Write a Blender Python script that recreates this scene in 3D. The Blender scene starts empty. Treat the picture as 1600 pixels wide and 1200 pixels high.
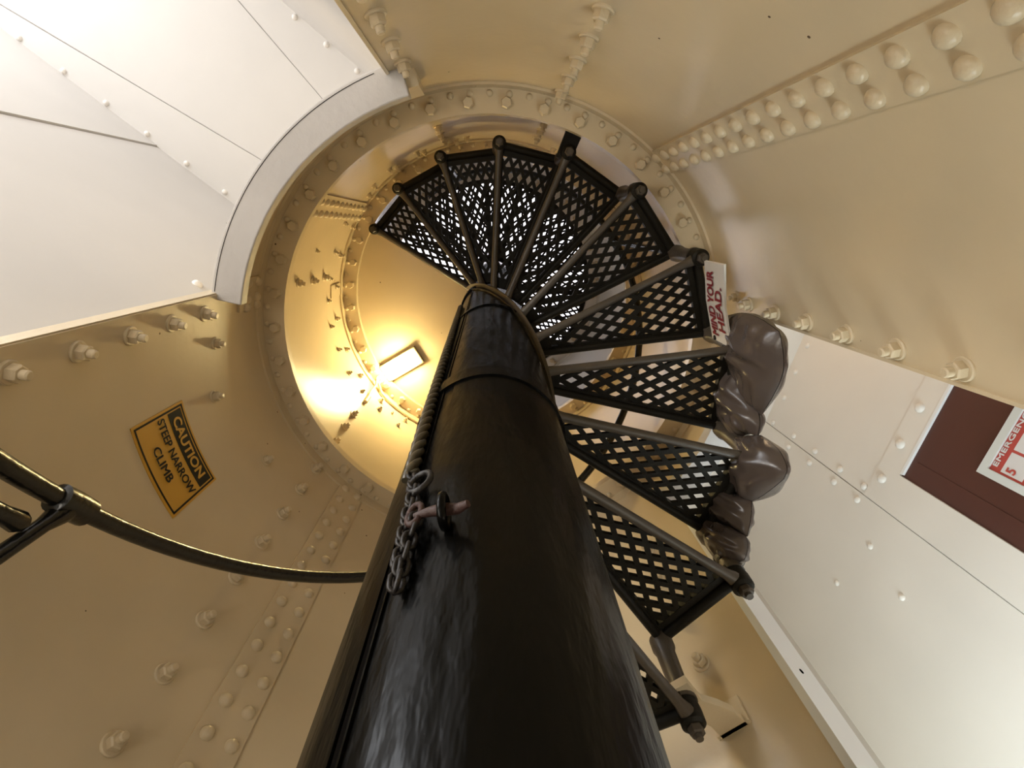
import bpy, bmesh, math, random
from mathutils import Vector, Matrix
random.seed(7)
C = bpy.context.scene
COL = C.collection
rad = math.radians
U = 0.2            # one stair riser, metres
CZ = 0.6           # eye height; heights h below are counted in risers from it
CAX, CAY = -0.0269, -2.2058   # axis of the tower as seen from the eye, in risers
SR = 36 * 790.66 / 1600
# ------------------------------------------------------------------ camera, world, lights
cam_d = bpy.data.cameras.new('camera'); cam = bpy.data.objects.new('camera', cam_d); COL.objects.link(cam)
cam_d.sensor_width = 36; cam_d.lens = SR; cam_d.clip_start = 0.01
cam.matrix_world = Matrix((
    (-0.999333, 0.0, 0.036510, 0),
    (0.011313, 0.950782, 0.309654, 0),
    (-0.034713, 0.309861, -0.950148, 0),
    (0, 0, 0, 1)))
cam.location = (CAX * U, -CAY * U, CZ)
C.camera = cam
C.view_settings.view_transform = 'Standard'; C.view_settings.look = 'None'
C.view_settings.gamma = 1; C.view_settings.use_curve_mapping = False
C.view_settings.exposure = 0.0
W = bpy.data.worlds.new('daylight'); C.world = W; W.use_nodes = True
bg = W.node_tree.nodes['Background']; bg.inputs[0].default_value = (0.93, 0.9, 0.95, 1); bg.inputs[1].default_value = 2.6

def P(a, R, h):
    a = rad(a)
    return Vector((-R * math.cos(a) * U, R * math.sin(a) * U, CZ + h * U))
def L(x, y, h):       # axis-centred plan coordinates (risers)
    return Vector((-x * U, y * U, CZ + h * U))
def frame2(az):
    a = rad(az)
    return (math.cos(a), math.sin(a)), (-math.sin(a), math.cos(a))
LEFT_AZ, RIGHT_AZ = 141.5, -14.0
def LP(m, q, h):
    (mx, my), (qx, qy) = frame2(LEFT_AZ); return L(m * mx + q * qx, m * my + q * qy, h)
def RP(n, t, h):
    (mx, my), (qx, qy) = frame2(RIGHT_AZ); return L(n * mx + t * qx, n * my + t * qy, h)

def area(name, loc, target, sx, sy, power, color):
    d = bpy.data.lights.new(name, 'AREA'); d.shape = 'RECTANGLE'; d.size = sx * U; d.size_y = sy * U
    d.energy = power; d.color = color
    o = bpy.data.objects.new(name, d); COL.objects.link(o)
    o.location = loc
    o.rotation_euler = (Vector(target) - Vector(loc)).to_track_quat('-Z', 'Y').to_euler()
    return o
# daylight through the outer doorway of the left passage and the window of the right room, plus added fill lights
area('daylight_left', LP(17.8, 0, 11.0), LP(2.0, 0, 3.0), 4.4, 6.0, 38, (0.94, 0.97, 1.0))
area('daylight_left_low', LP(17.6, 0, 1.5), LP(6.5, 0, -3.0), 4.4, 8.0, 75, (1.0, 0.97, 0.92))
area('fill_doorway_left', LP(6.0, 1.0, -1.6), P(222, 4.2, 3.5), 2.6, 2.6, 9, (1.0, 0.93, 0.82))  # added fill low outside the left doorway, lifts the lower tower walls
area('fill_doorway_right', RP(6.2, 1.4, -1.6), P(212, 4.2, 4.0), 2.6, 2.6, 3.5, (1.0, 0.90, 0.76))  # unseen fill outside the right doorway, added to brighten the lower walls opposite
area('daylight_right', RP(6.6, -5.6, 0.5), RP(8.0, 2.0, 3.5), 5.0, 6.0, 60, (0.80, 0.94, 1.0))
area('warm_fill_right', RP(6.0, 4.6, 14.6), RP(8.5, 0.0, 9.0), 2.0, 2.0, 6, (1.0, 0.66, 0.36))  # added warm fill, out of view, tints the upper right-room wall tan

# ------------------------------------------------------------------ materials
def mat(name, col, rough=0.5, metal=0.0, bump=0.0, scale=40.0, vary=0.0, spec=0.5, stretch=(1, 1, 1), speck=None, coat=0.0, bd=0.004, ior=1.5):
    m = bpy.data.materials.new(name); m.use_nodes = True
    nt = m.node_tree; b = nt.nodes['Principled BSDF']
    b.inputs['Base Color'].default_value = (*col, 1); b.inputs['Roughness'].default_value = rough
    b.inputs['Metallic'].default_value = metal; b.inputs['Specular IOR Level'].default_value = spec
    b.inputs['IOR'].default_value = ior
    if coat: b.inputs['Coat Weight'].default_value = coat; b.inputs['Coat Roughness'].default_value = 0.12
    tc = nt.nodes.new('ShaderNodeTexCoord'); mp = nt.nodes.new('ShaderNodeMapping')
    mp.inputs['Scale'].default_value = stretch
    nt.links.new(tc.outputs['Object'], mp.inputs['Vector'])
    last = None
    if vary:
        n = nt.nodes.new('ShaderNodeTexNoise'); n.inputs['Scale'].default_value = 3.5; n.inputs['Detail'].default_value = 6
        nt.links.new(mp.outputs[0], n.inputs['Vector'])
        r = nt.nodes.new('ShaderNodeValToRGB')
        r.color_ramp.elements[0].position = 0.3; r.color_ramp.elements[1].position = 0.7
        r.color_ramp.elements[0].color = (*[c * (1 - vary) for c in col], 1)
        r.color_ramp.elements[1].color = (*[min(1, c * (1 + vary)) for c in col], 1)
        nt.links.new(n.outputs['Fac'], r.inputs['Fac']); last = r.outputs['Color']
    if speck:
        v = nt.nodes.new('ShaderNodeTexVoronoi'); v.inputs['Scale'].default_value = speck[0]
        nt.links.new(mp.outputs[0], v.inputs['Vector'])
        lt = nt.nodes.new('ShaderNodeMath'); lt.operation = 'LESS_THAN'; lt.inputs[1].default_value = speck[1]
        nt.links.new(v.outputs['Distance'], lt.inputs[0])
        mx = nt.nodes.new('ShaderNodeMixRGB'); mx.inputs[1].default_value = (*col, 1)
        mx.inputs[2].default_value = (*speck[2], 1)
        if last: nt.links.new(last, mx.inputs[1])
        nt.links.new(lt.outputs[0], mx.inputs[0]); last = mx.outputs[0]
    if last: nt.links.new(last, b.inputs['Base Color'])
    if bump:
        n2 = nt.nodes.new('ShaderNodeTexNoise'); n2.inputs['Scale'].default_value = scale; n2.inputs['Detail'].default_value = 5
        nt.links.new(mp.outputs[0], n2.inputs['Vector'])
        bp = nt.nodes.new('ShaderNodeBump'); bp.inputs['Strength'].default_value = bump; bp.inputs['Distance'].default_value = bd
        nt.links.new(n2.outputs['Fac'], bp.inputs['Height']); nt.links.new(bp.outputs[0], b.inputs['Normal'])
    return m
def emit(name, col, s):
    m = bpy.data.materials.new(name); m.use_nodes = True
    b = m.node_tree.nodes['Principled BSDF']; b.inputs['Base Color'].default_value = (*col, 1)
    b.inputs['Emission Color'].default_value = (*col, 1); b.inputs['Emission Strength'].default_value = s
    return m
CREAM = mat('cream_gloss_paint', (0.66, 0.54, 0.36), 0.25, spec=0.6, bump=0.13, scale=38, vary=0.05, speck=(9, 0.028, (0.12, 0.08, 0.05)))
CREAM_IRON = mat('cream_painted_fixings', (0.65, 0.535, 0.36), 0.35, bump=0.25, scale=120, vary=0.06)
WHITE = mat('white_wall_paint', (0.63, 0.605, 0.575), 0.5, bump=0.10, scale=30, vary=0.02, speck=(4.5, 0.016, (0.2, 0.15, 0.12)))
WHITE_IRON = mat('white_painted_plate', (0.78, 0.745, 0.695), 0.42, bump=0.08, scale=40, vary=0.02)
WOOD = mat('grey_white_painted_timber', (0.50, 0.475, 0.46), 0.5, bump=0.5, scale=45, vary=0.08)
TRIMW = mat('white_trim_paint', (0.82, 0.83, 0.84), 0.45, bump=0.1, scale=60)
BLACK = mat('black_gloss_paint', (0.0022, 0.0021, 0.0017), 0.26, bump=1.0, bd=0.012, scale=11, vary=0.3, spec=0.5, ior=1.22, stretch=(1, 1, 0.3))
IRON = mat('blackened_cast_iron', (0.009, 0.0075, 0.0045), 0.55, spec=0.2, bump=0.3, scale=90, vary=0.3)
ARM = mat('worn_brown_iron', (0.055, 0.043, 0.031), 0.42, bump=0.25, scale=70, vary=0.25)
RAILM = mat('black_enamel_rail', (0.008, 0.008, 0.007), 0.22, bump=0.3, scale=80)
GAP = mat('dark_gap', (0.004, 0.0035, 0.003), 0.9, spec=0.0)
RUST = mat('rusty_iron', (0.036, 0.014, 0.010), 0.6, bump=0.5, scale=150, vary=0.35)
CHAINM = mat('dark_rusty_chain', (0.008, 0.0055, 0.0045), 0.5, bump=0.3, scale=150, vary=0.4)
ROPEM = mat('black_painted_rope', (0.07, 0.058, 0.036), 0.3, bump=0.3, scale=120, vary=0.3)
LEATHER = mat('dark_brown_leather', (0.080, 0.061, 0.051), 0.27, bump=0.7, scale=14, vary=0.12)
PIPING = mat('black_leather_piping', (0.012, 0.010, 0.009), 0.35)
BROWN = mat('maroon_door_paint', (0.080, 0.023, 0.014), 0.35, bump=0.1, scale=40, vary=0.08)
YELLOW = mat('sign_yellow', (0.60, 0.32, 0.03), 0.55, vary=0.03)
INK = mat('sign_black', (0.008, 0.007, 0.007), 0.6, spec=0.15)
SIGNW = mat('sign_white', (0.62, 0.59, 0.54), 0.45)
REDINK = mat('sign_dark_red', (0.22, 0.012, 0.018), 0.5)
REDBAND = mat('notice_red', (0.50, 0.07, 0.055), 0.5)
PAPER = mat('notice_paper', (0.72, 0.70, 0.70), 0.6)
PALEBLUE = mat('notice_frame_white', (0.66, 0.69, 0.68), 0.4)
GREYINK = mat('notice_grey_print', (0.38, 0.36, 0.36), 0.6)
CONCRETE = mat('pale_concrete', (0.68, 0.64, 0.57), 0.7, bump=0.2, scale=30, vary=0.1)
LAMPBODY = mat('lamp_housing', (0.28, 0.24, 0.16), 0.5)
GLOW = emit('lamp_diffuser', (1.0, 0.79, 0.37), 120.0)
CABLE = mat('cream_cable', (0.62, 0.50, 0.32), 0.4)
STEEL = mat('bare_steel', (0.45, 0.43, 0.40), 0.3, metal=0.9)

# ------------------------------------------------------------------ mesh helpers
class MB:
    def __init__(s): s.v = []; s.f = []
    def add(s, vs, fs):
        o = len(s.v); s.v += [tuple(v) for v in vs]; s.f += [[i + o for i in f] for f in fs]
    def box8(s, vs): s.add(vs, [(0, 3, 2, 1), (4, 5, 6, 7), (0, 1, 5, 4), (1, 2, 6, 5), (2, 3, 7, 6), (3, 0, 4, 7)])
    def prism(s, bot, top):
        n = len(bot); s.add(list(bot) + list(top), [list(range(n - 1, -1, -1)), list(range(n, 2 * n))] + [(i, (i + 1) % n, n + (i + 1) % n, n + i) for i in range(n)])
    def grid(s, pts, nu, nv, closeu=False):
        fs = []
        for i in range(nu - (0 if closeu else 1)):
            for j in range(nv - 1):
                a = i * nv + j; b = ((i + 1) % nu) * nv + j
                fs.append((a, b, b + 1, a + 1))
        s.add(pts, fs)
    def tube(s, path, r, n=10, cap=True, up=None):
        path = [Vector(p) for p in path]; m = len(path)
        rs = r if isinstance(r, (list, tuple)) else [r] * m
        base = len(s.v); pn = None
        for i, p in enumerate(path):
            t = (path[min(i + 1, m - 1)] - path[max(i - 1, 0)])
            t = t.normalized() if t.length > 1e-9 else Vector((0, 0, 1))
            if pn is None:
                ref = Vector(up) if up else (Vector((0, 0, 1)) if abs(t.z) < 0.9 else Vector((1, 0, 0)))
                pn = (ref - t * ref.dot(t)).normalized()
            else:
                q = pn - t * pn.dot(t); pn = q.normalized() if q.length > 1e-6 else pn
            b = t.cross(pn)
            for k in range(n):
                a = 2 * math.pi * k / n
                s.v.append(tuple(p + (pn * math.cos(a) + b * math.sin(a)) * rs[i]))
        for i in range(m - 1):
            for k in range(n):
                a = base + i * n + k; b2 = base + i * n + (k + 1) % n
                s.f.append([a, b2, b2 + n, a + n])
        if cap:
            s.f.append([base + k for k in range(n - 1, -1, -1)]); s.f.append([base + (m - 1) * n + k for k in range(n)])
    def lathe(s, o, ax, prof, n=16, rot=0.0):       # prof: (radius, distance along ax)
        o = Vector(o); ax = Vector(ax).normalized()
        ref = Vector((0, 0, 1)) if abs(ax.z) < 0.9 else Vector((1, 0, 0))
        e1 = (ref - ax * ref.dot(ax)).normalized(); e2 = ax.cross(e1)
        base = len(s.v)
        for (r, d) in prof:
            for k in range(n):
                a = 2 * math.pi * k / n + rot
                s.v.append(tuple(o + ax * d + (e1 * math.cos(a) + e2 * math.sin(a)) * r))
        m = len(prof)
        for i in range(m - 1):
            for k in range(n):
                a = base + i * n + k; b = base + i * n + (k + 1) % n
                s.f.append([a, b, b + n, a + n])
        s.f.append([base + k for k in range(n - 1, -1, -1)]); s.f.append([base + (m - 1) * n + k for k in range(n)])
    def mesh(s, name, m, smooth=None):
        me = bpy.data.meshes.new(name); me.from_pydata(s.v, [], s.f)
        bm = bmesh.new(); bm.from_mesh(me)
        bmesh.ops.remove_doubles(bm, verts=bm.verts, dist=1e-6)
        bmesh.ops.recalc_face_normals(bm, faces=bm.faces)
        if smooth:
            for f in bm.faces: f.smooth = True
            lim = rad(smooth)
            for e in bm.edges:
                if len(e.link_faces) == 2 and e.calc_face_angle(0) > lim: e.smooth = False
        bm.to_mesh(me); bm.free()
        me.materials.append(m)
        return me
    def obj(s, name, m, parent=None, smooth=None):
        return link(name, s.mesh(name, m, smooth), parent)
def link(name, me, parent=None, mw=None):
    o = bpy.data.objects.new(name, me); COL.objects.link(o)
    if parent: o.parent = parent
    if mw is not None: o.matrix_local = mw
    return o
def empty(name, loc=(0, 0, 0)):
    o = bpy.data.objects.new(name, None); COL.objects.link(o); o.location = loc; o.empty_display_size = 0.05
    return o
def struct(o): o['kind'] = 'structure'; return o
def thing(o, label, cat, group=None):
    o['label'] = label; o['category'] = cat
    if group: o['group'] = group
    return o
def keep(o, parent):   # parent while the mesh data are in world coordinates
    o.parent = parent
    o.matrix_parent_inverse = Matrix.Translation(-Vector(parent.location))
    return o
def bevel(o, w, seg=2):
    md = o.modifiers.new('bevel', 'BEVEL'); md.width = w; md.segments = seg; md.limit_method = 'ANGLE'
    return o
def box_ring(a0, a1, R0, R1, h0, h1, step=2.0, fn=None):
    """annular block between two azimuths; R may be functions of height"""
    n = max(1, int(abs(a1 - a0) / step)); mb = MB(); pts = []
    f0 = R0 if callable(R0) else (lambda h: R0)
    f1 = R1 if callable(R1) else (lambda h: R1)
    hs = [h0, h1]
    for i in range(n + 1):
        a = a0 + (a1 - a0) * i / n
        pts += [P(a, f0(h0), h0), P(a, f0(h1), h1), P(a, f1(h1), h1), P(a, f1(h0), h0), P(a, f0(h0), h0)]
    full = abs(abs(a1 - a0) - 360) < 1e-6
    mb.grid(pts, n + 1, 5)
    if not full:
        o = len(pts) - 5
        mb.f.append([0, 1, 2, 3]); mb.f.append([o + 3, o + 2, o + 1, o])
    return mb

# ------------------------------------------------------------------ tower shell
RO1, H1, RO2, H2, H3 = 4.3034, 9.47, 4.09, 14.0, 18.53
def RW(h):
    return RO1 - (0.03 if h < H1 else 0.046) * (h - H1)
def RWo(h): return RW(h) + 0.13
FLOOR = -3.0
OPEN_L, OPEN_R, HEAD = (109.3, 166.0), (-38.5, 10.1), 8.2

rivet_me = MB(); rivet_me.lathe((0, 0, 0), (0, 0, 1), [(0.092, -0.02), (0.090, 0.012), (0.079, 0.038), (0.052, 0.062), (0.018, 0.072)], 14)
def scaled(me, s): return [tuple(c * s for c in v) for v in me.v]
rivet_me.v = scaled(rivet_me, U); RIV = rivet_me.mesh('rivet', CREAM_IRON, 50)
RIVW = MB(); RIVW.v = list(rivet_me.v); RIVW.f = list(rivet_me.f); RIVW = RIVW.mesh('rivet_white', WHITE_IRON, 50)
b = MB()
b.lathe((0, 0, 0), (0, 0, 1), [(0.165, -0.02), (0.165, 0.02), (0.15, 0.035)], 20)
b.lathe((0, 0, 0), (0, 0, 1), [(0.115, 0.03), (0.125, 0.045), (0.125, 0.14), (0.105, 0.16)], 6)
b.lathe((0, 0, 0), (0, 0, 1), [(0.068, 0.15), (0.068, 0.24), (0.05, 0.26)], 14)
b.v = scaled(b, U); BOLT = b.mesh('bolt', CREAM_IRON, 35)
b = MB(); b.lathe((0, 0, 0), (0, 0, 1), [(0.10, -0.02), (0.10, 0.09), (0.085, 0.115)], 6)
b.v = scaled(b, U); HEXHEAD = b.mesh('bolt_head', CREAM_IRON, 30)
def orient(loc, axis, s=1.0, spin=0.0):
    q = Vector(axis).to_track_quat('Z', 'Y').to_matrix().to_4x4()
    return Matrix.Translation(loc) @ q @ Matrix.Rotation(spin, 4, 'Z') @ Matrix.Diagonal((s, s, s, 1))
def inward(a): a = rad(a); return Vector((math.cos(a), -math.sin(a), 0))
def fix(me, name, a, R, h, parent, axis=None, s=1.0):
    return link(name, me, parent, orient(P(a, R, h), axis or inward(a), s, random.uniform(0, 1)))

def shell(mb, a0, a1, h0, h1):
    n = max(1, int((a1 - a0) / 2.0)); m = max(1, int((h1 - h0) / 2.0)); pts = []
    ring = []
    for j in range(m + 1): ring.append((h0 + (h1 - h0) * j / m, 0))
    for j in range(m, -1, -1): ring.append((h0 + (h1 - h0) * j / m, 1))
    ring.append(ring[0])
    for i in range(n + 1):
        a = a0 + (a1 - a0) * i / n
        for (h, o) in ring: pts.append(P(a, RWo(h) if o else RW(h), h))
    k = len(ring); base = len(mb.v)
    mb.grid(pts, n + 1, k)
    if a1 - a0 < 359.9:
        mb.f.append([base + i for i in range(k - 1)]); mb.f.append([base + n * k + i for i in range(k - 2, -1, -1)])
mb = MB(); shell(mb, OPEN_R[1], OPEN_L[0], FLOOR, H1)
wall_f = struct(mb.obj('wall_front', CREAM, None, 30))
mb = MB(); shell(mb, OPEN_L[1], 360 + OPEN_R[0], FLOOR, H1)
wall_b = struct(mb.obj('wall_back', CREAM, None, 30))
mb = MB(); shell(mb, OPEN_L[0], OPEN_L[1], HEAD, H1)
head_l = struct(mb.obj('wall_left_head', CREAM, None, 30))
mb = MB(); shell(mb, OPEN_R[0], OPEN_R[1], HEAD, H1)
head_r = struct(mb.obj('wall_right_head', CREAM, None, 30))
mb = MB(); shell(mb, 0, 360, H1, H2)
wall_m = struct(mb.obj('wall_middle', CREAM, None, 30))
mb = MB(); shell(mb, 0, 360, H2, 20)
wall_u = struct(mb.obj('wall_upper', WHITE_IRON, None, 30))

def strap(parent, a0, a1, h0, h1, rows, hs, me=RIV, s=1.0, m=CREAM):
    st = box_ring(a0, a1, lambda h: RW(h) - 0.035, lambda h: RW(h) + 0.02, h0, h1, 1.5).obj('butt_strap', m, parent, 30)
    for i, a in enumerate(rows):
        for h in hs: fix(me, 'rivet', a, RW(h) - 0.035, h + (0.0 if i == 0 else 0.0), st, None, s)
    return st
hs1 = [9.28 - 0.402 * i for i in range(19)]
strap(wall_f, 44.2, 50.9, FLOOR, H1 - 0.05, (49.0, 45.7), hs1)
strap(wall_b, 223.8, 231.2, FLOOR, H1 - 0.05, (225.6, 229.6), [9.25 - 0.39 * i for i in range(19)], s=0.88)
strap(head_l, 163.6, 166.0, 8.62, 9.42, (164.9,), [8.85, 9.2], s=0.95)
strap(wall_b, 166.0, 171.2, 8.62, 9.42, (168.6, 170.4), [8.85, 9.2], s=0.95)
strap(wall_m, 141.4, 149.0, H1 + 0.1, H2 - 0.05, (143.6, 147.3), [9.9 + 0.3 * i for i in range(14)], s=0.9)
strap(wall_m, 261, 268, H1 + 0.1, H2 - 0.05, (262.6, 266.4), [9.9 + 0.3 * i for i in range(14)], s=0.9)
# bolt columns beside the doorways
for (a, par, h0) in ((169.2, wall_b, 7.65), (105.9, wall_f, 8.59), (74.9, wall_f, 9.15), (12.2, wall_f, 8.2), (215.9, wall_b, 9.1), (309.4, wall_b, 8.3)):
    for i in range(14):
        h = h0 - 0.775 * i
        if h > 1.5: fix(BOLT, 'bolt', a, RW(h), h, par, None, 0.70 if a == 215.9 else 0.74)
for (a, h) in ((13.1, 8.62), (176.0, 7.9), (186.3, 7.6), (205, 8.1)):
    fix(BOLT, 'bolt', a, RW(h), h, wall_b if a > 100 else head_r if a < 11 else wall_f, None, 0.6)

def flange(parent, h, Rin, Rrow_b, Rrow_r, nb, nr, ab, ar, skip=None, m=CREAM):
    Ro = RW(h - 0.05)
    fl = box_ring(0, 360, Rin, Ro + 0.05, h, h + 0.16, 3).obj('flange_ring', m, parent, 30)
    lip = box_ring(0, 360, Ro - 0.035, Ro + 0.03, h - 0.22, h + 0.01, 3).obj('flange_lip', m, parent, 30)
    for i in range(nb): fix(HEXHEAD, 'bolt', ab + 360 / nb * i, Rrow_b, h, fl, (0, 0, -1), 0.95)
    for i in range(nr): fix(RIV, 'rivet', ar + 360 / nr * i, Rrow_r, h, fl, (0, 0, -1), 0.62)
    return fl
flange(wall_m, H1, 3.886, 4.045, 4.188, 40, 80, 86.6, 86.0)
flange(wall_u, H2, 3.71, 3.86, 4.005, 40, 80, 155.0, 155.6)
flange(wall_u, H3, 3.50, 3.66, 3.80, 40, 40, 155.0, 155.6, m=WHITE_IRON)
# loose bolts of the middle tier
for (a, h, s) in ((168.2, 11.09, .62), (168.6, 11.88, .62), (168.6, 12.6, .6), (169.6, 12.95, .45), (173.2, 13.42, .5), (177.2, 12.9, .42), (184.7, 13.33, .5), (186.4, 12.88, .42),
        (149.9, 13.01, .42), (151.2, 13.7, .42), (159.3, 11.83, .3), (160.5, 13.06, .45), (161.8, 13.5, .5), (195.1, 12.93, .45), (196.9, 13.41, .48), (204.2, 12.9, .45), (208, 13.39, .5),
        (212.6, 12.96, .42), (220.4, 13.41, .5), (221.8, 12.99, .5), (215.3, 11.76, .62), (215.4, 11.04, .62), (215.8, 10.3, .6), (232.7, 13.43, .48), (231, 12.96, .42), (226.8, 13.33, .3),
        (105.8, 11.8, .6), (106.2, 12.5, .6), (105.8, 13.1, .6), (98.7, 13.4, .5), (102.5, 13.5, .5), (116.1, 13.3, .5), (114.0, 13.5, .5), (124.6, 13.5, .5), (126.8, 13.2, .5),
        (75.4, 11.4, .62), (75.4, 12.1, .62), (75.4, 12.9, .62), (68.9, 13.39, .5), (134.4, 13.3, .5), (138.3, 13.5, .5)):
    fix(BOLT, 'bolt', a, RW(h), h, wall_m, None, s)
# raised pad on the middle wall
box_ring(172.2, 176.8, lambda h: RW(h) - 0.03, lambda h: RW(h) + 0.02, 13.1, 13.75).obj('wall_pad', CREAM, wall_m)

# ceiling plate of the middle tier: solid except over the stairs
mb = MB(); n = 56; pts = []
for i in range(n + 1):
    a = 148.6 + (300 - 148.6) * i / n
    for (R, h) in ((0.70, 14.16), (4.1, 14.16), (4.1, 14.4), (0.70, 14.4), (0.70, 14.16)): pts.append(P(a, R, h))
mb.grid(pts, n + 1, 5); mb.f.append([0, 1, 2, 3]); mb.f.append([n * 5 + i for i in (3, 2, 1, 0)])
struct(mb.obj('ceiling', CREAM, None, 30))

# ------------------------------------------------------------------ left passage (through the left doorway)
def slab(name, pts, h0, h1, m, parent=None):
    mb = MB(); mb.prism([Vector(p) + Vector((0, 0, h0 * U + CZ)) for p in pts], [Vector(p) + Vector((0, 0, h1 * U + CZ)) for p in pts])
    return mb.obj(name, m, parent)
def plan(fn, a, b): v = fn(a, b, 0); return (v.x, v.y, 0)
def arcpts(fn, R, half, n=12):
    ang = math.asin(half / R); return [plan(fn, R * math.cos(-ang + 2 * ang * i / n), R * math.sin(-ang + 2 * ang * i / n)) for i in range(n + 1)]
QW = 2.45
ceil_l = struct(slab('ceiling.001', arcpts(LP, 4.22, QW + 0.2) + [plan(LP, 18, QW + 0.2), plan(LP, 18, -QW - 0.2)], 15.05, 15.25, WHITE))
def wedge(a0, a1, m0, m1): # wedge panel between two rays from the axis, clipped to the passage
    def at(m, a):
        q = m * math.tan(rad(a)) if abs(a) < 50 else (QW if a > 0 else -QW)
        return plan(LP, m, max(-QW, min(QW, q)))
    mm = [m0 + (m1 - m0) * i / 12 for i in range(13)]
    return [at(m, a0) for m in mm] + [at(m, a1) for m in reversed(mm)]
for (a0, a1, d) in ((-10.65, 8.0, 0.05), (8.12, 60, 0.065), (-60, -10.78, 0.065)):
    m1 = 17.9 if abs(a0) < 20 and abs(a1) < 20 else (17.0 if a1 > 0 else 12.6)
    slab('ceiling_panel', wedge(a0, a1, 4.3, m1), 15.05 - d, 15.05, WHITE, ceil_l)
for q, ms in ((2.33, [5.2 + 1.13 * i for i in range(9)]), (-2.36, [5.4 + 0.92 * i for i in range(8)])):
    for m_ in ms: link('rivet', RIVW, ceil_l, orient(LP(m_, q, 14.985), (0, 0, -1), 0.8))
def boxw(fn, a0, a1, b0, b1, h0, h1):
    mb = MB(); mb.box8([fn(a0, b0, h0), fn(a1, b0, h0), fn(a1, b1, h0), fn(a0, b1, h0), fn(a0, b0, h1), fn(a1, b0, h1), fn(a1, b1, h1), fn(a0, b1, h1)])
    return mb
wl = struct(boxw(LP, 4.1, 18, QW + 0.04, QW + 0.25, FLOOR, 15.1).obj('wall_left', WHITE))
boxw(LP, 4.1, 9.36, QW, QW + 0.06, FLOOR, 15.02).obj('wall_panel', WHITE, wl)
boxw(LP, 9.40, 18, QW - 0.035, QW + 0.06, FLOOR, 15.02).obj('wall_panel', WHITE, wl)
wl2 = struct(boxw(LP, 4.12, 18, -QW - 0.2, -QW, FLOOR, 15.1).obj('wall_left_far', WHITE))
link('rivet', RIVW, wl, orient(LP(4.75, QW, 9.3), LP(0, 0, 0) - LP(0, 1, 0), 1.0))
struct(boxw(LP, 18, 18.2, -QW - 0.2, QW + 0.25, 14.0, 15.1).obj('wall_left_end', WHITE))
struct(boxw(LP, 18, 18.2, -QW - 0.2, QW + 0.25, FLOOR, 8.0).obj('wall_left_end', WHITE))
# door linings: curved head board, jamb trims
hb = struct(box_ring(106.6, 167.2, 3.99, 4.44, 7.98, 8.2, 2).obj('trim_1', WOOD)); bevel(hb, 0.004)
box_ring(107.5, 166.8, 4.40, 4.50, 8.2, 8.36, 2).obj('lintel_lamination', WOOD, hb)
box_ring(111.5, 165.5, 4.388, 4.396, 7.975, 7.99, 2).obj('lintel_joint', GAP, hb)
mb = box_ring(104.4, 107.4, 4.12, 4.40, 8.15, 8.75, 1); mb.obj('lintel_end_block', CREAM_IRON, hb)
struct(box_ring(165.75, 166.15, lambda h: RW(h) + 0.02, lambda h: RW(h) + 0.16, FLOOR, HEAD, 1).obj('trim_2', CREAM_IRON))
struct(box_ring(108.9, 109.5, lambda h: RW(h) - 0.03, lambda h: RW(h) + 0.2, FLOOR, HEAD, 1).obj('trim_3', CREAM_IRON))
# ------------------------------------------------------------------ right room (through the right doorway)
NW = 9.59
TW = 6.0
cr = struct(slab('ceiling.002', arcpts(RP, 4.22, 4.1) + [plan(RP, 2.0, 4.1), plan(RP, 2.0, TW + .2), plan(RP, NW + 0.3, TW + 0.2), plan(RP, NW + 0.3, -TW - 0.2), plan(RP, 2.0, -TW - 0.2), plan(RP, 2.0, -4.1)], 15.0, 15.25, WHITE_IRON))
wr = struct(boxw(RP, NW + 0.06, NW + 0.3, -TW - 0.2, TW + 0.2, FLOOR, 15.05).obj('wall_right', WHITE_IRON))
rn = RP(0, 0, 0) - RP(1, 0, 0)
boxw(RP, NW, NW + 0.08, -TW, -1.72, FLOOR, 15.02).obj('wall_panel', WHITE_IRON, wr)
boxw(RP, NW, NW + 0.08, -1.695, TW, 10.42, 15.02).obj('wall_panel', WHITE_IRON, wr)
boxw(RP, NW - 0.02, NW + 0.08, -1.695, -0.84, FLOOR, 9.80).obj('door_frame_plate', WHITE_IRON, wr)
boxw(RP, NW - 0.02, NW + 0.08, -1.695, TW, 9.80, 10.40).obj('door_frame_plate', WHITE_IRON, wr)
for h in (10.5, 11.38, 12.45, 13.5):
    for t in (-1.53, -1.90): link('rivet', RIVW, wr, orient(RP(NW, t, h), rn, 1.0))
for t in [-1.57 + 0.86 * i for i in range(8)]: link('rivet', RIVW, wr, orient(RP(NW, t, 14.63), rn, 0.95))
for t in [-1.12 + 0.9 * i for i in range(7)]: link('rivet', RIVW, wr, orient(RP(NW - 0.02, t, 10.15), rn, 1.25))
for (t, h) in ((-2.6, 9.6), (-3.0, 8.4), (-3.9, 9.9)): link('rivet', RIVW, wr, orient(RP(NW, t, h), rn, 0.8))
for s in (-1, 1):
    struct(boxw(RP, 2.0, NW + 0.3, s * TW, s * (TW + 0.2), FLOOR, 15.05).obj('wall_right_side', WHITE))
    struct(boxw(RP, 1.8, 2.0, s * 4.55, s * (TW + 0.2), FLOOR, 15.05).obj('wall_right_back', WHITE))
# maroon door in the right wall
door = struct(boxw(RP, NW + 0.03, NW + 0.07, -0.84, 3.4, FLOOR, 9.80).obj('door_1', BROWN))
boxw(RP, NW - 0.03, NW + 0.05, -0.80, 3.4, 9.735, 9.80).obj('door_head_bead', TRIMW, door)
boxw(RP, NW + 0.015, NW + 0.04, -0.52, -0.40, FLOOR, 9.6).obj('door_rail', BROWN, door)
boxw(RP, NW - 0.02, NW + 0.08, 3.4, TW, FLOOR, 9.80).obj('wall_panel', WHITE_IRON, wr)
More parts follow.
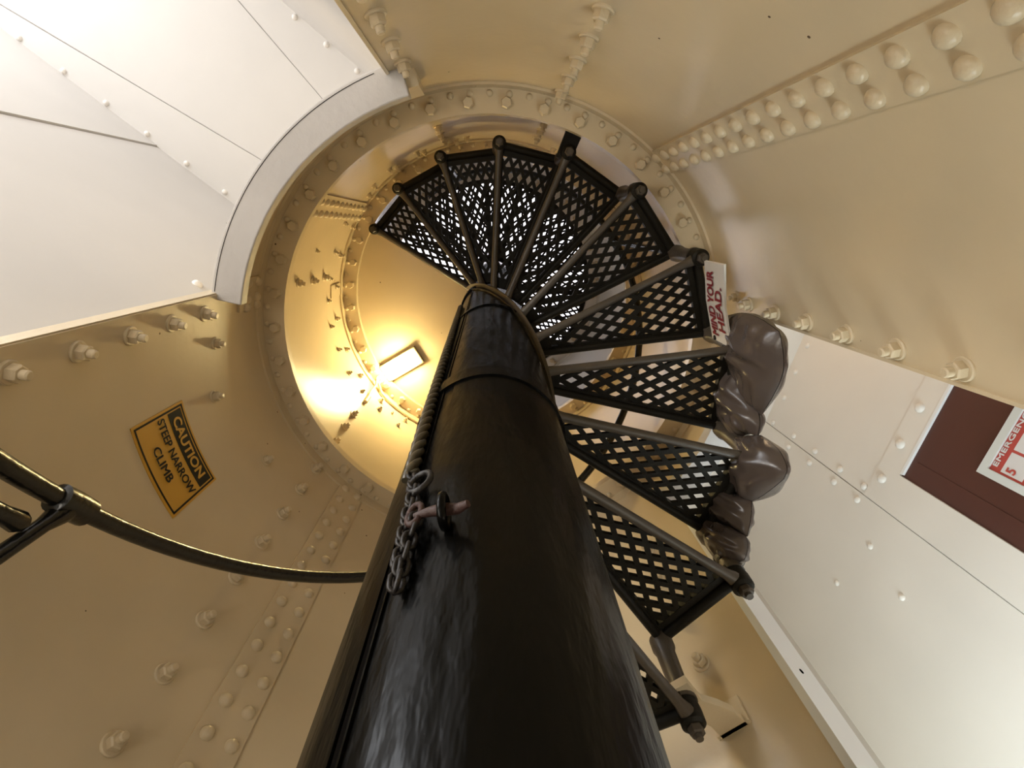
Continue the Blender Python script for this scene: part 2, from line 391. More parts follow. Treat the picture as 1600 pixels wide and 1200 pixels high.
# jamb linings of the right doorway
j3 = struct(box_ring(-39.5, -38.2, lambda h: RW(h) - 0.01, lambda h: 5.12, FLOOR, 8.25, 1).obj('trim_5', TRIMW))
mb = MB(); mb.lathe(P(-38.15, 4.75, 4.6), P(-30, 4.75, 0) - P(-38.2, 4.75, 0), [(0.03 * U, -0.02 * U), (0.03 * U, 0.004 * U)], 12); mb.obj('screw_hole', GAP, j3)
struct(box_ring(9.8, 10.3, lambda h: RW(h) - 0.01, lambda h: RW(h) + 0.17, FLOOR, HEAD, 1).obj('trim_6', CREAM_IRON))
box_ring(-38.5, -36.7, lambda h: RW(h) - 0.02, lambda h: RW(h) + 0.02, FLOOR, 0, 1)
struct(box_ring(-40, 9.3, 4.0, 4.44, 7.98, 8.2, 2).obj('trim_7', WOOD))
# floor
mb = MB(); mb.prism([L(-18, -12, FLOOR - .4), L(18, -12, FLOOR - .4), L(18, 18, FLOOR - .4), L(-18, 18, FLOOR - .4)],
                    [L(-18, -12, FLOOR), L(18, -12, FLOOR), L(18, 18, FLOOR), L(-18, 18, FLOOR)])
struct(mb.obj('floor', CONCRETE))

# ------------------------------------------------------------------ spiral staircase
TH0, DT, HH0, RT, RC = -53.36, 20.16, 4.118, 3.642, 0.738
stair = thing(empty('spiral_staircase', (0, 0, CZ + FLOOR * U)),
              'black cast iron spiral staircase with diamond lattice treads winding up round a thick column', 'staircase')
# column
mb = MB(); hs = [FLOOR + i * 1.25 for i in range(30)]; hs = [h for h in hs if h < 27.5] + [27.5]
pts = [P(360 * i / 96, RC, h) for i in range(96) for h in hs]; mb.grid(pts, 96, len(hs), True)
column = keep(mb.obj('column', BLACK, None, 40), stair)
def onto(mb, name, m, smooth=40): return mb.obj(name, m, column, smooth)
def cring(a0, a1, R0, R1, h0, h1, st=4): return box_ring(a0, a1, R0, R1, h0, h1, st)
onto(cring(0, 360, RC - .02, RC + .035, 4.72, 5.02), 'band', BLACK)
onto(cring(0, 360, RC - .02, RC + .03, 9.05, 9.16), 'band', BLACK)
onto(cring(0, 360, RC - .02, RC + .05, 12.4, 12.7), 'band', BLACK)
onto(cring(0, 360, RC - .02, RC + .018, -0.4, 0.0), 'band', BLACK)
onto(cring(30, 118.0, RC - .01, RC + .014, FLOOR, 4.72), 'cover_plate', BLACK)
onto(cring(131.5, 200, RC - .01, RC + .014, FLOOR, 9.05), 'cover_plate', BLACK)
onto(cring(127.8, 131.0, RC - .01, RC + .004, FLOOR, 12.0, 1), 'slot', GAP)
onto(cring(127.1, 127.9, RC - .01, RC + .014, FLOOR, 12.0, 1), 'slot_edge', BLACK)
# helical stringer below the arm roots
def helix_strip(a0, a1, R0, R1, lo, hi, n):
    mb = MB(); pts = []
    for i in range(n + 1):
        a = a0 + (a1 - a0) * i / n; h = HH0 + (a - TH0) / DT
        for (R, d) in ((R0, lo), (R1, lo), (R1, hi), (R0, hi), (R0, lo)): pts.append(P(a, R, h + d))
    mb.grid(pts, n + 1, 5); mb.f.append([0, 1, 2, 3]); mb.f.append([n * 5 + i for i in (3, 2, 1, 0)])
    return mb
keep(helix_strip(-75, 148, RC + .005, RC + .10, -.42, -.30, 70).obj('inner_stringer', ARM, None, 40), stair)
keep(helix_strip(-75, 148, RC + .005, RC + .045, -.95, -.90, 70).obj('inner_stringer', BLACK, None, 40), stair)
# tread meshes, local: axis at origin, rear arm at azimuth 0, underside at z=0
def PL(a, R, h):
    a = rad(a); return Vector((-R * math.cos(a) * U, R * math.sin(a) * U, h * U))
def clip(poly, p, d):
    t0, t1 = -1e9, 1e9; n = len(poly)
    for i in range(n):
        a = poly[i]; b_ = poly[(i + 1) % n]
        nx, ny = -(b_[1] - a[1]), b_[0] - a[0]      # inward for ccw
        den = d[0] * nx + d[1] * ny; num = (p[0] - a[0]) * nx + (p[1] - a[1]) * ny
        if abs(den) < 1e-9:
            if num < 0: return None
            continue
        t = -num / den
        if den > 0: t0 = max(t0, t)
        else: t1 = min(t1, t)
    return (t0, t1) if t1 > t0 + 0.02 else None
def tread_meshes():
    mid = -DT / 2
    def xy(a, R): a = rad(a - mid); return (R * math.cos(a), R * math.sin(a))   # midline along +x
    def W3(x, y, h):
        a = rad(mid); return PL(0, 1, 0) * 0 + Vector((-(x * math.cos(a) - y * math.sin(a)) * U, (x * math.sin(a) + y * math.cos(a)) * U, h * U))
    def inset(dR0, dR1, da):
        ia = lambda R: math.degrees(da / R)
        return [xy(-DT + ia(0.95), 0.95 - dR0 * 0), xy(-DT + ia(RT), RT - dR1), xy(-ia(RT), RT - dR1), xy(-ia(0.95), 0.95)]
    poly = inset(0, 0.16, 0.07)
    mb = MB(); T = 0.34; S = 0.188; w = 0.067; th = 0.06
    for sgn, z0 in ((1, 0.0), (-1, 0.0015)):
        d = (T / 2, sgn * S / 2); l = math.hypot(*d); d = (d[0] / l, d[1] / l); nrm = (-d[1], d[0])
        for k in range(-40, 60):
            # x/T - sgn*y/S = k/1
            x0 = k * T; c = clip(poly, (x0, 0), d)
            if not c: continue
            q = []
            for t in c:
                for e in (-1, 1): q.append((x0 + d[0] * t + nrm[0] * w / 2 * e, d[1] * t + nrm[1] * w / 2 * e))
            q = [q[0], q[1], q[3], q[2]]
            mb.box8([W3(x, y, z0) for x, y in q] + [W3(x, y, th - z0) for x, y in q])
    # rim: margins round the lattice
    def bar(p, q, wid, side, h0, h1):
        dx, dy = q[0] - p[0], q[1] - p[1]; l = math.hypot(dx, dy); nx, ny = -dy / l * wid * side, dx / l * wid * side
        c = [p, q, (q[0] + nx, q[1] + ny), (p[0] + nx, p[1] + ny)]
        mb.box8([W3(x, y, h0) for x, y in c] + [W3(x, y, h1) for x, y in c])
    A, B, Cc, D = xy(-DT, 0.80), xy(-DT, RT), xy(0, RT), xy(0, 0.80)
    bar(A, B, 0.09, 1, -0.01, 0.10); bar(Cc, D, 0.09, 1, -0.01, 0.10); bar(B, Cc, 0.19, 1, -0.005, 0.10)
    bar(D, A, 0.22, 1, -0.01, 0.10)
    lattice = mb.mesh('tread', IRON)
    nb = MB()
    nb.tube([PL(-DT + 0.3, 0.80, -0.03), PL(-DT + 0.15, RT - 0.05, -0.03)], 0.058 * U, 10)
    nosing = nb.mesh('nosing_bar', IRON, 40)
    eb = MB(); eb.tube([PL(-DT, RT - 0.02, -0.02), PL(0, RT - 0.02, -0.02)], 0.075 * U, 10)
    edge = eb.mesh('edge_bar', IRON, 40)
    ab = MB(); rr = [0.085, 0.068, 0.062, 0.058, 0.066, 0.11]; Rs = [0.76, 0.95, 1.8, 3.0, 3.4, RT]
    ab.tube([PL(0, R, -0.075) for R in Rs], [r * U for r in rr], 12)
    arm = ab.mesh('arm', ARM, 40)
    bb = MB(); bb.lathe(PL(0, RT, 0), (0, 0, 1), [(0.10 * U, -0.20 * U), (0.135 * U, -0.17 * U), (0.14 * U, -0.02 * U), (0.13 * U, 0.06 * U), (0.13 * U, 0.10 * U)], 20)
    boss = bb.mesh('boss', IRON, 40)
    kb = MB(); kb.lathe(PL(0, RT, 0), (0, 0, -1), [(0.085 * U, 0.19 * U), (0.085 * U, 0.27 * U), (0.07 * U, 0.285 * U)], 6)
    kb.lathe(PL(0, RT, 0), (0, 0, -1), [(0.045 * U, 0.28 * U), (0.045 * U, 0.33 * U)], 10)
    nut = kb.mesh('nut', ARM, 30)
    pb = MB(); pb.lathe(PL(0, RT, 0), (0, 0, 1), [(0.145 * U, 0.09 * U), (0.145 * U, 0.16 * U), (0.105 * U, 0.24 * U), (0.115 * U, 0.55 * U), (0.12 * U, 0.78 * U), (0.145 * U, 0.84 * U), (0.145 * U, 0.99 * U)], 18)
    post = pb.mesh('riser_post', ARM, 40)
    return lattice, nosing, edge, arm, boss, nut, post
ME = tread_meshes()
def add_tread(k, post=True):
    a = TH0 + DT * k; h = HH0 + k
    t = link('tread', ME[0], stair)
    t.location = (0, 0, (h - FLOOR) * U); t.rotation_euler = (0, 0, -rad(a))
    for me, nm in zip(ME[1:6], ('nosing_bar', 'edge_bar', 'arm', 'boss', 'nut')): link(nm, me, t)
    if post: link('riser_post', ME[6], t)
    return t
for k in range(-6, 11): add_tread(k, k != 10)
for k in range(0, 11):     # grated gallery floor at the next ring
    g = link('gallery_grate', ME[0], wall_u); g.location = (0, 0, CZ + 18.70 * U); g.rotation_euler = (0, 0, -rad(TH0 + DT * k + 6)); g.scale = (0.985, 0.985, 1)
# brackets that tie the stair to the shell
mb = MB(); a6 = TH0 + DT * 6 + 0.6; h6 = HH0 + 6
pp = [P(a6 - 2.3, 3.5, h6 - .1), P(a6 + 2.3, 3.5, h6 - .1), P(a6 + 2.1, 4.29, h6 - .1), P(a6 - 2.1, 4.29, h6 - .1)]
mb.prism(pp, [p + Vector((0, 0, .14 * U)) for p in pp])
pp = [P(a6 - 2.1, 4.20, h6 - .1), P(a6 + 2.1, 4.20, h6 - .1), P(a6 + 2.1, 4.27, h6 - .1), P(a6 - 2.1, 4.27, h6 - .1)]
mb.prism(pp, [p + Vector((0, 0, .6 * U)) for p in pp])
keep(mb.obj('wall_bracket', IRON), stair)
mb = MB(); h0 = 4.27
path = [(-53.0, 3.45), (-53.2, 3.8), (-51.6, 4.0), (-50.6, 4.2), (-50.4, RW(h0))]
for i in range(len(path) - 1):
    (a0, r0), (a1, r1) = path[i], path[i + 1]
    q = [P(a0 - 2.2, r0, h0 - .02), P(a0 + 2.2, r0, h0 - .02), P(a1 + 2.2, r1, h0 - .02), P(a1 - 2.2, r1, h0 - .02)]
    mb.prism(q, [p + Vector((0, 0, .10 * U)) for p in q])
q = [P(-53.2, RW(h0) - .06, h0), P(-47.6, RW(h0) - .06, h0), P(-47.6, RW(h0) + .01, h0), P(-53.2, RW(h0) + .01, h0)]
mb.prism([p + Vector((0, 0, -.02 * U)) for p in q], [p + Vector((0, 0, .30 * U)) for p in q])
br = keep(mb.obj('wall_bracket', CREAM_IRON), stair)
fix(BOLT, 'bolt', -51.4, RW(h0) - .06, h0 + .16, br, None, .8)
# handrail
def HR(a): return 3.93 + (a + 178) * 0.0478
pts = []
for i in range(0, 120): 
    a = -197 + i * 3.0; pts.append(P(a, RT, HR(a)))
    if HR(a) > 19.4: break
mb = MB(); mb.tube(pts, 0.082 * U, 14)
rail = keep(mb.obj('handrail', RAILM, None, 60), stair)
def baluster(a, hb):
    t = P(a, RT, HR(a)); d = (P(a + 2, RT, HR(a + 2)) - P(a - 2, RT, HR(a - 2))).normalized()
    mb = MB(); mb.lathe(t, d, [(0.085 * U, -0.19 * U), (0.125 * U, -0.17 * U), (0.13 * U, 0), (0.125 * U, 0.17 * U), (0.085 * U, 0.19 * U)], 18)
    mb.obj('rail_tee', RAILM, rail, 40)
    mb = MB(); mb.lathe(P(a, RT, hb), (0, 0, 1), [(0.09 * U, 0), (0.065 * U, 0.1 * U), (0.065 * U, (HR(a) - hb - .3) * U), (0.10 * U, (HR(a) - hb - .12) * U), (0.10 * U, (HR(a) - hb) * U)], 14)
    mb.obj('baluster', RAILM, rail, 40)
baluster(-176.8, -1.9)
mb = MB(); mb.tube([P(-199 + 3 * i, RT, HR(-199 + 3 * i) - 0.36) for i in range(7)] + [P(-179.2, RT, HR(-179.6) - 0.345), P(-178.7, RT, HR(-179) - 0.34)], [0.07 * U] * 7 + [0.088 * U, 0.07 * U], 14); mb.obj('mid_rail', RAILM, rail, 60)
baluster(TH0 + DT * 4, HH0 + 4.1)
baluster(TH0 + DT * 8, HH0 + 8.1)

# ------------------------------------------------------------------ signs
def text_mesh(body, size, ext=0.0, bold=0.0, align='LEFT', space=1.0):
    c = bpy.data.curves.new('txt', 'FONT'); c.body = body; c.size = size; c.offset = bold; c.align_x = align; c.space_character = space
    c.resolution_u = 4
    o = bpy.data.objects.new('txt', c); COL.objects.link(o)
    dg = bpy.context.evaluated_depsgraph_get(); me = bpy.data.meshes.new_from_object(o.evaluated_get(dg))
    bpy.data.objects.remove(o); bpy.data.curves.remove(c)
    v = [tuple(x.co) for x in me.vertices]; f = [list(p.vertices) for p in me.polygons]
    bpy.data.meshes.remove(me)
    return v, f
def text_on(body, x0, x1, y0, y1, fn, name, m, parent, bold=0.0, lift=0.012, thick=0.0):
    v, f = text_mesh(body, 1.0, bold=bold)
    xs = [p[0] for p in v]; ys = [p[1] for p in v]
    a, b_ = min(xs), max(xs); c, d = min(ys), max(ys)
    mb = MB()
    for i, (ox, oy) in enumerate(((0, 0), (1, 0), (-1, 0), (0, 1), (0, -1)) if thick else ((0, 0),)):   # stroke weight
        mb.add([fn(x0 + (p[0] - a) / (b_ - a) * (x1 - x0) + ox * thick, y0 + (p[1] - c) / (d - c) * (y1 - y0) + oy * thick * 1.2, lift + i * 0.0004) for p in v], f)
    return mb.obj(name, m, parent)
def patch(x0, x1, y0, y1, fn, lift, th, name, m, parent, nx=12, ny=2):
    mb = MB(); pts = []
    for lft in (lift, lift - th):
        for i in range(nx + 1):
            for j in range(ny + 1): pts.append(fn(x0 + (x1 - x0) * i / nx, y0 + (y1 - y0) * j / ny, lft))
    N = (nx + 1) * (ny + 1); f = []
    for i in range(nx):
        for j in range(ny):
            a = i * (ny + 1) + j; f.append((a, a + ny + 1, a + ny + 2, a + 1)); f.append((N + a, N + a + 1, N + a + ny + 2, N + a + ny + 1))
    edge = [i * (ny + 1) for i in range(nx + 1)] + [nx * (ny + 1) + j for j in range(1, ny + 1)] + [i * (ny + 1) + ny for i in range(nx - 1, -1, -1)] + [j for j in range(ny - 1, 0, -1)]
    for i in range(len(edge)):
        a, b_ = edge[i], edge[(i + 1) % len(edge)]; f.append((a, b_, N + b_, N + a))
    mb.add(pts, f); return mb.obj(name, m, parent, 40)
# caution sign: x along azimuth -176.4..-159.6, y 0..1 between heights
def SG(x, y, lift):
    a = -176.4 + x * 16.8; h = 5.85 + y * 1.02
    return P(a, RW(h) - 0.012 - lift, h)
cs = thing(empty('caution_sign', P(-168, RW(6) - .02, 5.85)), 'yellow caution sign with black lettering stuck to the cream wall below the ring', 'sign')
def kid(o, par): return keep(o, par)
kid(patch(0, 1, 0, 1, SG, 0.0, 0.02, 'plate', YELLOW, None), cs)
for (x0, x1, y0, y1) in ((0.025, 0.975, 0.035, 0.06), (0.025, 0.975, 0.94, 0.965), (0.025, 0.045, 0.035, 0.965), (0.955, 0.975, 0.035, 0.965)):
    kid(patch(x0, x1, y0, y1, SG, 0.004, 0.003, 'border', INK, None), cs)
kid(patch(0.06, 0.94, 0.65, 0.915, SG, 0.004, 0.003, 'heading_panel', INK, None), cs)
kid(text_on('CAUTION', 0.13, 0.86, 0.70, 0.87, SG, 'heading_lettering', YELLOW, None, 0.03, 0.008), cs)
kid(text_on('STEEP NARROW', 0.07, 0.93, 0.43, 0.56, SG, 'message_lettering', INK, None, 0.0, 0.008, 0.0035), cs)
kid(text_on('CLIMB', 0.30, 0.68, 0.20, 0.33, SG, 'message_lettering', INK, None, 0.0, 0.008, 0.0035), cs)
# bent white head sign under the edge of a tread
def HS(x, y, lift):
    ks = [(0.0, 7.6, 3.50, 7.03, 7.68), (0.50, 17.8, 3.46, 7.04, 7.70), (1.0, 28.3, 3.50, 6.77, 7.43)]
    i = 0 if x < 0.50 else 1
    t = (x - ks[i][0]) / (ks[i + 1][0] - ks[i][0]); A, B = ks[i], ks[i + 1]
    lo = A[3] + (B[3] - A[3]) * t; hi = A[4] + (B[4] - A[4]) * t
    p = P(A[1], A[2] - lift, 0).lerp(P(B[1], B[2] - lift, 0), t); p.z = CZ + (lo + (hi - lo) * y) * U
    return p
hsn = thing(empty('head_sign', P(16, 3.6, 7.3)), 'bent white strip sign with dark red lettering fixed under a tread edge', 'sign')
kid(patch(0, 1, 0, 1, HS, 0.0, 0.03, 'plate', SIGNW, None, 20, 2), hsn)
kid(text_on('MIND YOUR', 0.09, 0.90, 0.53, 0.86, HS, 'lettering', REDINK, None, 0.0, 0.012, 0.007), hsn)
kid(text_on('HEAD.', 0.17, 0.72, 0.12, 0.45, HS, 'lettering', REDINK, None, 0.0, 0.012, 0.007), hsn)
mb = MB(); mb.lathe(HS(0.03, 0.82, 0.0), inward(8), [(0.04 * U, -0.01 * U), (0.04 * U, 0.014 * U)], 12); kid(mb.obj('screw', INK), hsn)
# emergency notice on the door
def NT(x, y, lift):   # x 0..1 along t, y 0..1 in height
    return RP(NW + 0.03 - lift, 0.02 + x * 1.75, 5.9 + y * 2.5)
nt = thing(empty('emergency_notice', RP(NW, .9, 5.9)), 'framed red and white emergency notice fixed to the maroon door', 'notice')
fr = MB()
for (x0, x1, y0, y1) in ((0, 1, 0, 0.06), (0, 1, 0.94, 1), (0, 0.085, 0.06, 0.94), (0.915, 1, 0.06, 0.94)):
    fr.box8([NT(x0, y0, 0), NT(x1, y0, 0), NT(x1, y1, 0), NT(x0, y1, 0), NT(x0, y0, .06), NT(x1, y0, .06), NT(x1, y1, .06), NT(x0, y1, .06)])
kid(fr.obj('frame', PALEBLUE), nt)
kid(patch(0.08, 0.92, 0.05, 0.95, NT, 0.02, 0.015, 'red_sheet', REDBAND, None, 1, 1), nt)
kid(text_on('EMERGENCY', 0.14, 0.86, 0.895, 0.93, NT, 'heading_lettering', PAPER, None, 0.0, 0.03, 0.002), nt)
for (x0, x1, y0, y1) in ((0.11, 0.34, 0.70, 0.86), (0.37, 0.62, 0.70, 0.86), (0.65, 0.89, 0.70, 0.86), (0.11, 0.89, 0.40, 0.68), (0.11, 0.89, 0.08, 0.38)):
    pn = kid(patch(x0, x1, y0, y1, NT, 0.026, 0.004, 'white_panel', PAPER, None, 1, 1), nt)
    n_ = int((y1 - y0) / 0.028)
    for i in range(1, n_):
        yy = y1 - 0.028 * i
        ln = patch(x0 + 0.09 if (x0 == 0.11 and y0 == .70) else x0 + 0.02, x1 - random.uniform(0.02, 0.06), yy - 0.005, yy + 0.004, NT, 0.030, 0.003, 'print_line', GREYINK, None, 1, 1)
        ln.parent = pn; ln.matrix_parent_inverse = pn.matrix_parent_inverse
kid(text_on('5', 0.13, 0.19, 0.76, 0.83, NT, 'red_number', REDBAND, None, 0.03, 0.034), nt)

# ------------------------------------------------------------------ padded leather guard along the tread ends
PADS = {
 'p1': ([(13.4, 7.58), (15.8, 7.0), (15.9, 6.46), (14.7, 6.02)], [(14.7, 6.02), (9.5, 5.94), (5.1, 5.97), (-5.0, 6.29)], [(-1.8, 6.82), (-3.3, 6.61), (-4.4, 6.43), (-5.0, 6.29)], [(13.4, 7.58), (7.2, 7.61), (2.8, 7.44), (-1.8, 6.82)]),
 'p2': ([(3.6, 7.47), (3.9, 7.23), (2.6, 7.01), (1.2, 6.83)], [(1.2, 6.83), (-2.4, 6.52), (-5.3, 6.26), (-9.0, 6.18)], [(-13.9, 6.69), (-11.7, 6.56), (-9.8, 6.38), (-9.0, 6.18)], [(3.6, 7.47), (-4.5, 7.66), (-11.1, 7.32), (-13.9, 6.69)]),
 'p3': ([(-13.7, 6.66), (-11.3, 6.52), (-9.4, 6.32), (-8.4, 6.18)], [(-8.4, 6.18), (-8.4, 5.74), (-10.2, 5.47), (-12.5, 5.44)], [(-24.6, 6.49), (-22.2, 6.13), (-20.8, 5.78), (-12.5, 5.44)], [(-13.7, 6.66), (-13.4, 6.36), (-18.4, 6.46), (-24.6, 6.49)]),
 'p4': ([(-26.5, 6.6), (-23.6, 6.39), (-22.1, 6.09), (-20.7, 5.78)], [(-20.7, 5.78), (-22.4, 5.67), (-24.6, 5.57), (-26.6, 5.48)], [(-33.4, 6.43), (-30.5, 6.16), (-28.1, 5.82), (-26.6, 5.48)], [(-26.5, 6.6), (-29.1, 6.55), (-31.6, 6.5), (-33.4, 6.43)]),
 'p5': ([(-33.4, 6.43), (-30.5, 6.16), (-28.1, 5.82), (-26.6, 5.48)], [(-26.6, 5.48), (-27.4, 5.37), (-28.8, 5.29), (-30.0, 5.25)], [(-34.8, 5.65), (-33.9, 5.48), (-32.1, 5.35), (-30.0, 5.25)], [(-33.4, 6.43), (-34.3, 6.15), (-34.8, 5.89), (-34.8, 5.65)])}
def pl(pts, t):
    # Catmull-Rom through the points
    n = len(pts) - 1; x = min(max(t, 0), 1) * n; i = min(int(x), n - 1); u = x - i
    p0, p1, p2, p3 = pts[max(i - 1, 0)], pts[i], pts[i + 1], pts[min(i + 2, n)]
    return tuple(0.5 * (2 * b_ + (c - a) * u + (2 * a - 5 * b_ + 4 * c - d) * u * u + (3 * b_ - a - 3 * c + d) * u ** 3) for a, b_, c, d in zip(p0, p1, p2, p3))
guard = thing(empty('head_guard', P(-33, 3.7, 5.3)), 'string of puffy dark brown leather pads tied along the outer stair edge', 'padding')
def pad(key, T, R=3.9, N=28, seed=0):
    top, right, bot, left = PADS[key]; rnd = random.Random(seed)
    ph = [rnd.uniform(0, 6.28) for _ in range(6)]
    shr = 0.975 if key in ('p1', 'p2') else 1.01
    cen = tuple(sum(q[i] for q in (top[0], top[-1], bot[0], bot[-1])) / 4 for i in (0, 1))
    def S(u, v):   # u across, v down
        c0, c1, d0, d1 = pl(top, u), pl(bot, u), pl(left, v), pl(right, v)
        A, B, Cn, D = top[0], top[-1], bot[0], bot[-1]
        r_ = tuple((1 - v) * c0[i] + v * c1[i] + (1 - u) * d0[i] + u * d1[i] - ((1 - u) * (1 - v) * A[i] + u * (1 - v) * B[i] + (1 - u) * v * Cn[i] + u * v * D[i]) for i in (0, 1))
        return tuple(cen[i] + (r_[i] - cen[i]) * shr for i in (0, 1))
    mb = MB()
    for side in (1, -1):
        pts = []
        for i in range(N + 1):
            for j in range(N + 1):
                u, v = i / N, j / N; a, h = S(u, v)
                e = max(0, 1 - abs(2 * u - 1) ** 2.0) ** 0.75 * max(0, 1 - abs(2 * v - 1) ** 2.6) ** 0.7
                ends = max(0, abs(2 * v - 1) - 0.35) / 0.65
                wr_ = 0.20 * ends * math.sin(u * 30 + ph[0] + 2.2 * v) + 0.09 * math.sin(u * 7 + v * 12 + ph[1]) + 0.07 * math.sin(v * 21 - u * 8 + ph[2])
                pts.append(P(a, R - side * (T * e * (1 + wr_) + 0.004), h))
        mb.grid(pts, N + 1, N + 1)
    o = kid(mb.obj('pad', LEATHER, None, 70), guard)
    pm = MB()
    edge = [S(i / 20, 0) for i in range(21)] + [S(1, i / 20) for i in range(1, 21)] + [S(1 - i / 20, 1) for i in range(1, 21)] + [S(0, 1 - i / 20) for i in range(1, 20)]
    edge.append(edge[0])
    pm.tube([P(a, R, h) for a, h in edge], 0.024 * U, 6, False)
    pp_ = pm.obj('piping', PIPING, None, 60); pp_.parent = o; pp_.matrix_parent_inverse = o.matrix_parent_inverse
    return S, o
pad('p1', 0.27, 3.68, 36, 1); pad('p2', 0.25, 3.66, 36, 2); pad('p3', 0.29, 3.68, 36, 3); pad('p4', 0.24, 3.68, 36, 4); pad('p5', 0.22, 3.66, 36, 5)
mb = MB(); mb.lathe(P(-1.0, 3.72, 6.5), inward(0), [(0.05 * U, 0), (0.05 * U, 0.03 * U), (0.02 * U, 0.04 * U)], 12); kid(mb.obj('eyelet', STEEL), guard)
mb = MB(); mb.lathe(P(-25.5, 3.8, 6.72), inward(-26), [(0.05 * U, 0), (0.05 * U, 0.03 * U), (0.02 * U, 0.04 * U)], 12); kid(mb.obj('eyelet', STEEL), guard)
mb = MB(); mb.lathe(P(-32.5, 3.72, 5.42), (0.1, 0, 1), [(0.15 * U, 0), (0.2 * U, 0.03 * U), (0.2 * U, 0.07 * U), (0.15 * U, 0.1 * U)], 16)
mb.lathe(P(-32.5, 3.72, 5.53), (0.0, 0.1, 1), [(0.16 * U, 0), (0.205 * U, 0.03 * U), (0.205 * U, 0.06 * U), (0.16 * U, 0.09 * U)], 16); kid(mb.obj('tie', PIPING, None, 40), guard)

# ------------------------------------------------------------------ rope, chain and toggle on the column
def twist_rope(path, r, turns_per_u, strands=3):
    mb = MB(); fine = []
    for i in range(len(path) - 1):
        for s in range(10): fine.append(path[i].lerp(path[i + 1], s / 10))
    fine.append(path[-1]); ln = 0
    acc = [0]
    for i in range(1, len(fine)): acc.append(acc[-1] + (fine[i] - fine[i - 1]).length)
    for s in range(strands):
        pts = []
        for i, p in enumerate(fine):
            t = (fine[min(i + 1, len(fine) - 1)] - fine[max(i - 1, 0)]).normalized()
            e1 = t.cross(Vector((1, 0.3, 0))).normalized(); e2 = t.cross(e1)
            a = acc[i] / U * turns_per_u * 2 * math.pi + 2 * math.pi * s / strands
            pts.append(p + (e1 * math.cos(a) + e2 * math.sin(a)) * r * 0.55)
        mb.tube(pts, r * 0.58, 8)
    return mb
rp = [P(130.0 + 16.0 * (i / 14) ** 0.8, RC + 0.055, 2.92 + i * 0.55) for i in range(15)]
rope = thing(twist_rope(rp, 0.05 * U, 2.0).obj('rope', ROPEM, None, 50), 'thick dark twisted rope hanging down the left flank of the black column', 'rope')
def link_mesh(Ln, Wd, r):
    mb = MB(); pts = []
    for i in range(18):
        a = 2 * math.pi * i / 18; c, s = math.cos(a), math.sin(a)
        pts.append(Vector((Wd * c, 0, (Ln - Wd) * (1 if s > 0.001 else -1 if s < -0.001 else 0) + Wd * s)))
    pts.append(pts[0]); mb.tube(pts, r, 8, False, up=(0, 1, 0))
    return mb.mesh('chain_link', CHAINM, 60)
LK = link_mesh(0.052 * U, 0.030 * U, 0.0125 * U)
chain = thing(empty('chain', P(120, RC + .05, 1.75)), 'rusty chain doubled over and hooked to the front of the black column', 'chain')
def chain_run(pts, step=0.078):
    acc = []; 
    for i in range(len(pts) - 1):
        for s in range(20): acc.append(pts[i].lerp(pts[i + 1], s / 20))
    acc.append(pts[-1]); d = 0; j = 0; last = acc[0]; k = 0
    for i in range(1, len(acc)):
        d += (acc[i] - acc[i - 1]).length
        if d >= step * U:
            d = 0; p = (last + acc[i]) / 2; z = (acc[i] - last).normalized(); last = acc[i]
            out = Vector((p.x, p.y, 0)).normalized(); x = z.cross(out).normalized(); y = z.cross(x)
            M = Matrix((x, y, z)).transposed().to_4x4()
            M = Matrix.Translation(p) @ M @ Matrix.Rotation(rad(40 if k % 2 else -50), 4, 'Z'); k += 1
            o = link('chain_link', LK); o.matrix_world = M; o.parent = chain; o.matrix_parent_inverse = Matrix.Translation(-Vector(chain.location))
def CP(a, h, d=0.055): return P(a, RC + d, h)
chain_run([CP(127.5, 2.92), CP(123.8, 2.66), CP(122.9, 2.35), CP(121.8, 2.05), CP(120.3, 1.80)])
chain_run([CP(126.0, 2.88, .09), CP(121.3, 2.62, .09), CP(120.6, 2.3, .09), CP(119.6, 2.0, .08), CP(119.6, 1.80, .06)])
chain_run([CP(116.6, 2.30, .09), CP(117.0, 2.12, .09), CP(118.2, 1.95, .08), CP(119.6, 1.78, .06)])
mb = MB(); mb.tube([CP(119 + 5 * math.cos(i * math.pi / 8), 2.66 + 0.10 * math.sin(i * math.pi / 8), .10) for i in range(17)], 0.020 * U, 8, False); kid(mb.obj('shackle_ring', CHAINM, None, 60), chain)
mb = MB(); mb.tube([CP(116.5 + 2.6 * math.cos(i * math.pi / 8), 2.28 + 0.09 * math.sin(i * math.pi / 8), .11) for i in range(17)], 0.018 * U, 8, False); kid(mb.obj('shackle_ring', RUST, None, 60), chain)
tg = thing(empty('toggle_pin', CP(106, 2.2, .1)), 'rusty tapered pin thrust through an iron eye on the black column', 'pin')
ta = [(116.0, 2.25), (110, 2.235), (105, 2.22), (100, 2.20), (96.3, 2.185)]
mb = MB(); mb.tube([CP(a, h, .115 + (0.03 if a < 100 else 0)) for a, h in ta], [0.016 * U, 0.026 * U, 0.034 * U, 0.028 * U, 0.019 * U], 12); kid(mb.obj('pin', RUST, None, 50), tg)
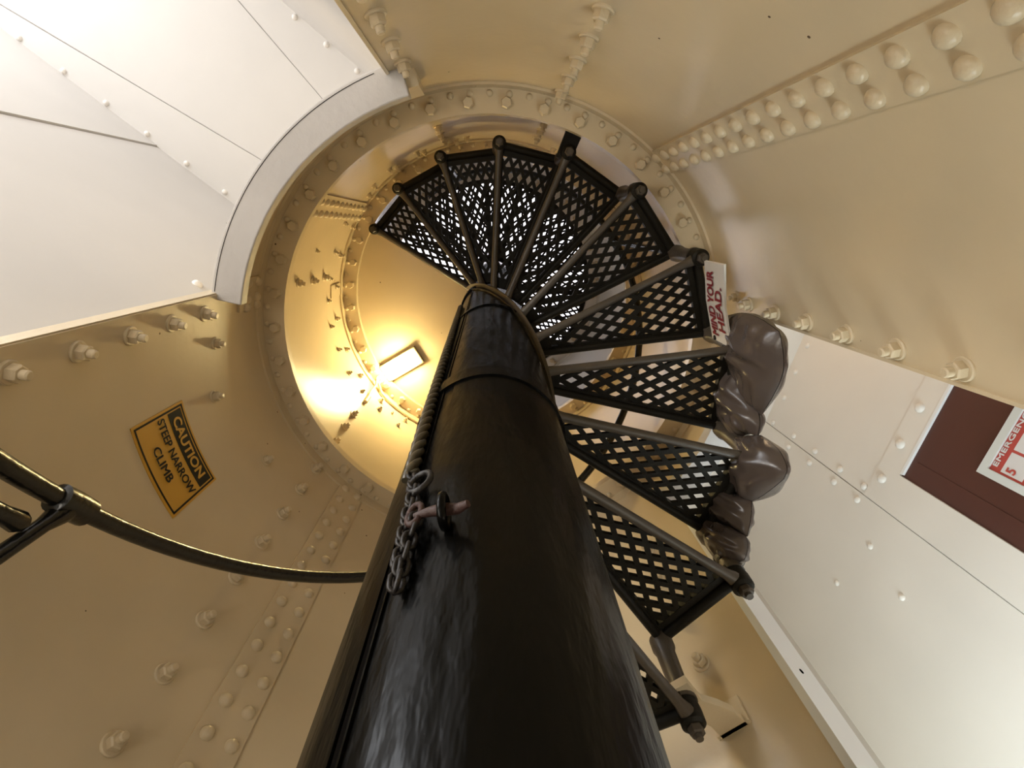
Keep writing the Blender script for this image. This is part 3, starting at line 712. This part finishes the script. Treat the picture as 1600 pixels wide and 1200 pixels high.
mb = MB(); mb.tube([CP(105.2 - 0.6 * math.sin(i * math.pi / 8), 2.22 + 0.085 * math.cos(i * math.pi / 8), .105 + .075 * math.sin(i * math.pi / 8)) for i in range(17)], 0.024 * U, 8, False); kid(mb.obj('eye', BLACK, None, 60), tg)

# ------------------------------------------------------------------ lamp on the ceiling
lamp = thing(empty('ceiling_lamp', L(-2.66, -1.79, 14.16)), 'small glowing rectangular bulkhead lamp fixed to the golden ceiling', 'lamp')
lx = Vector((0.86, 0.51)).normalized(); ly = Vector((-lx.y, lx.x))
def LM(x, y, h): return L(-2.62 + lx.x * x + ly.x * y, -1.79 + lx.y * x + ly.y * y, h)
def lbox(x0, x1, y0, y1, h0, h1, ins=0.0):
    mb = MB(); mb.box8([LM(x0 + ins, y0 + ins, h0), LM(x1 - ins, y0 + ins, h0), LM(x1 - ins, y1 - ins, h0), LM(x0 + ins, y1 - ins, h0), LM(x0, y0, h1), LM(x1, y0, h1), LM(x1, y1, h1), LM(x0, y1, h1)])
    return mb
bevel(kid(lbox(-0.58, 0.62, -0.27, 0.27, 13.98, 14.16).obj('housing', LAMPBODY), lamp), 0.006)
bevel(kid(lbox(-0.50, 0.50, -0.215, 0.215, 13.72, 13.98, 0.05).obj('diffuser', GLOW), lamp), 0.01, 3)
mb = MB(); mb.tube([LM(-0.58, 0.05, 14.0), LM(-0.75, 0.05, 13.9), P(-145.5, 3.92, 13.5), P(-145.0, RW(13.2) - .06, 13.2), P(-144.4, RW(12.7) - .06, 12.95)], 0.035 * U, 8)
mb.tube([P(-144.4, RW(12.9) - .06, 13.0), P(-144.2, RW(12.6) - .05, 12.62)], 0.055 * U, 8)
kid(mb.obj('cable', CABLE, None, 60), lamp)
pts = [LM(-0.58, -0.1, 14.0), LM(-0.78, -0.12, 13.9), P(-145.5, 3.95, 13.85), P(-141.5, 4.05, 13.72)] + [P(-138 + 3 * i, 4.06, 13.70) for i in range(10)]
mb = MB(); mb.tube(pts, 0.035 * U, 8); kid(mb.obj('cable', CABLE, None, 60), lamp)
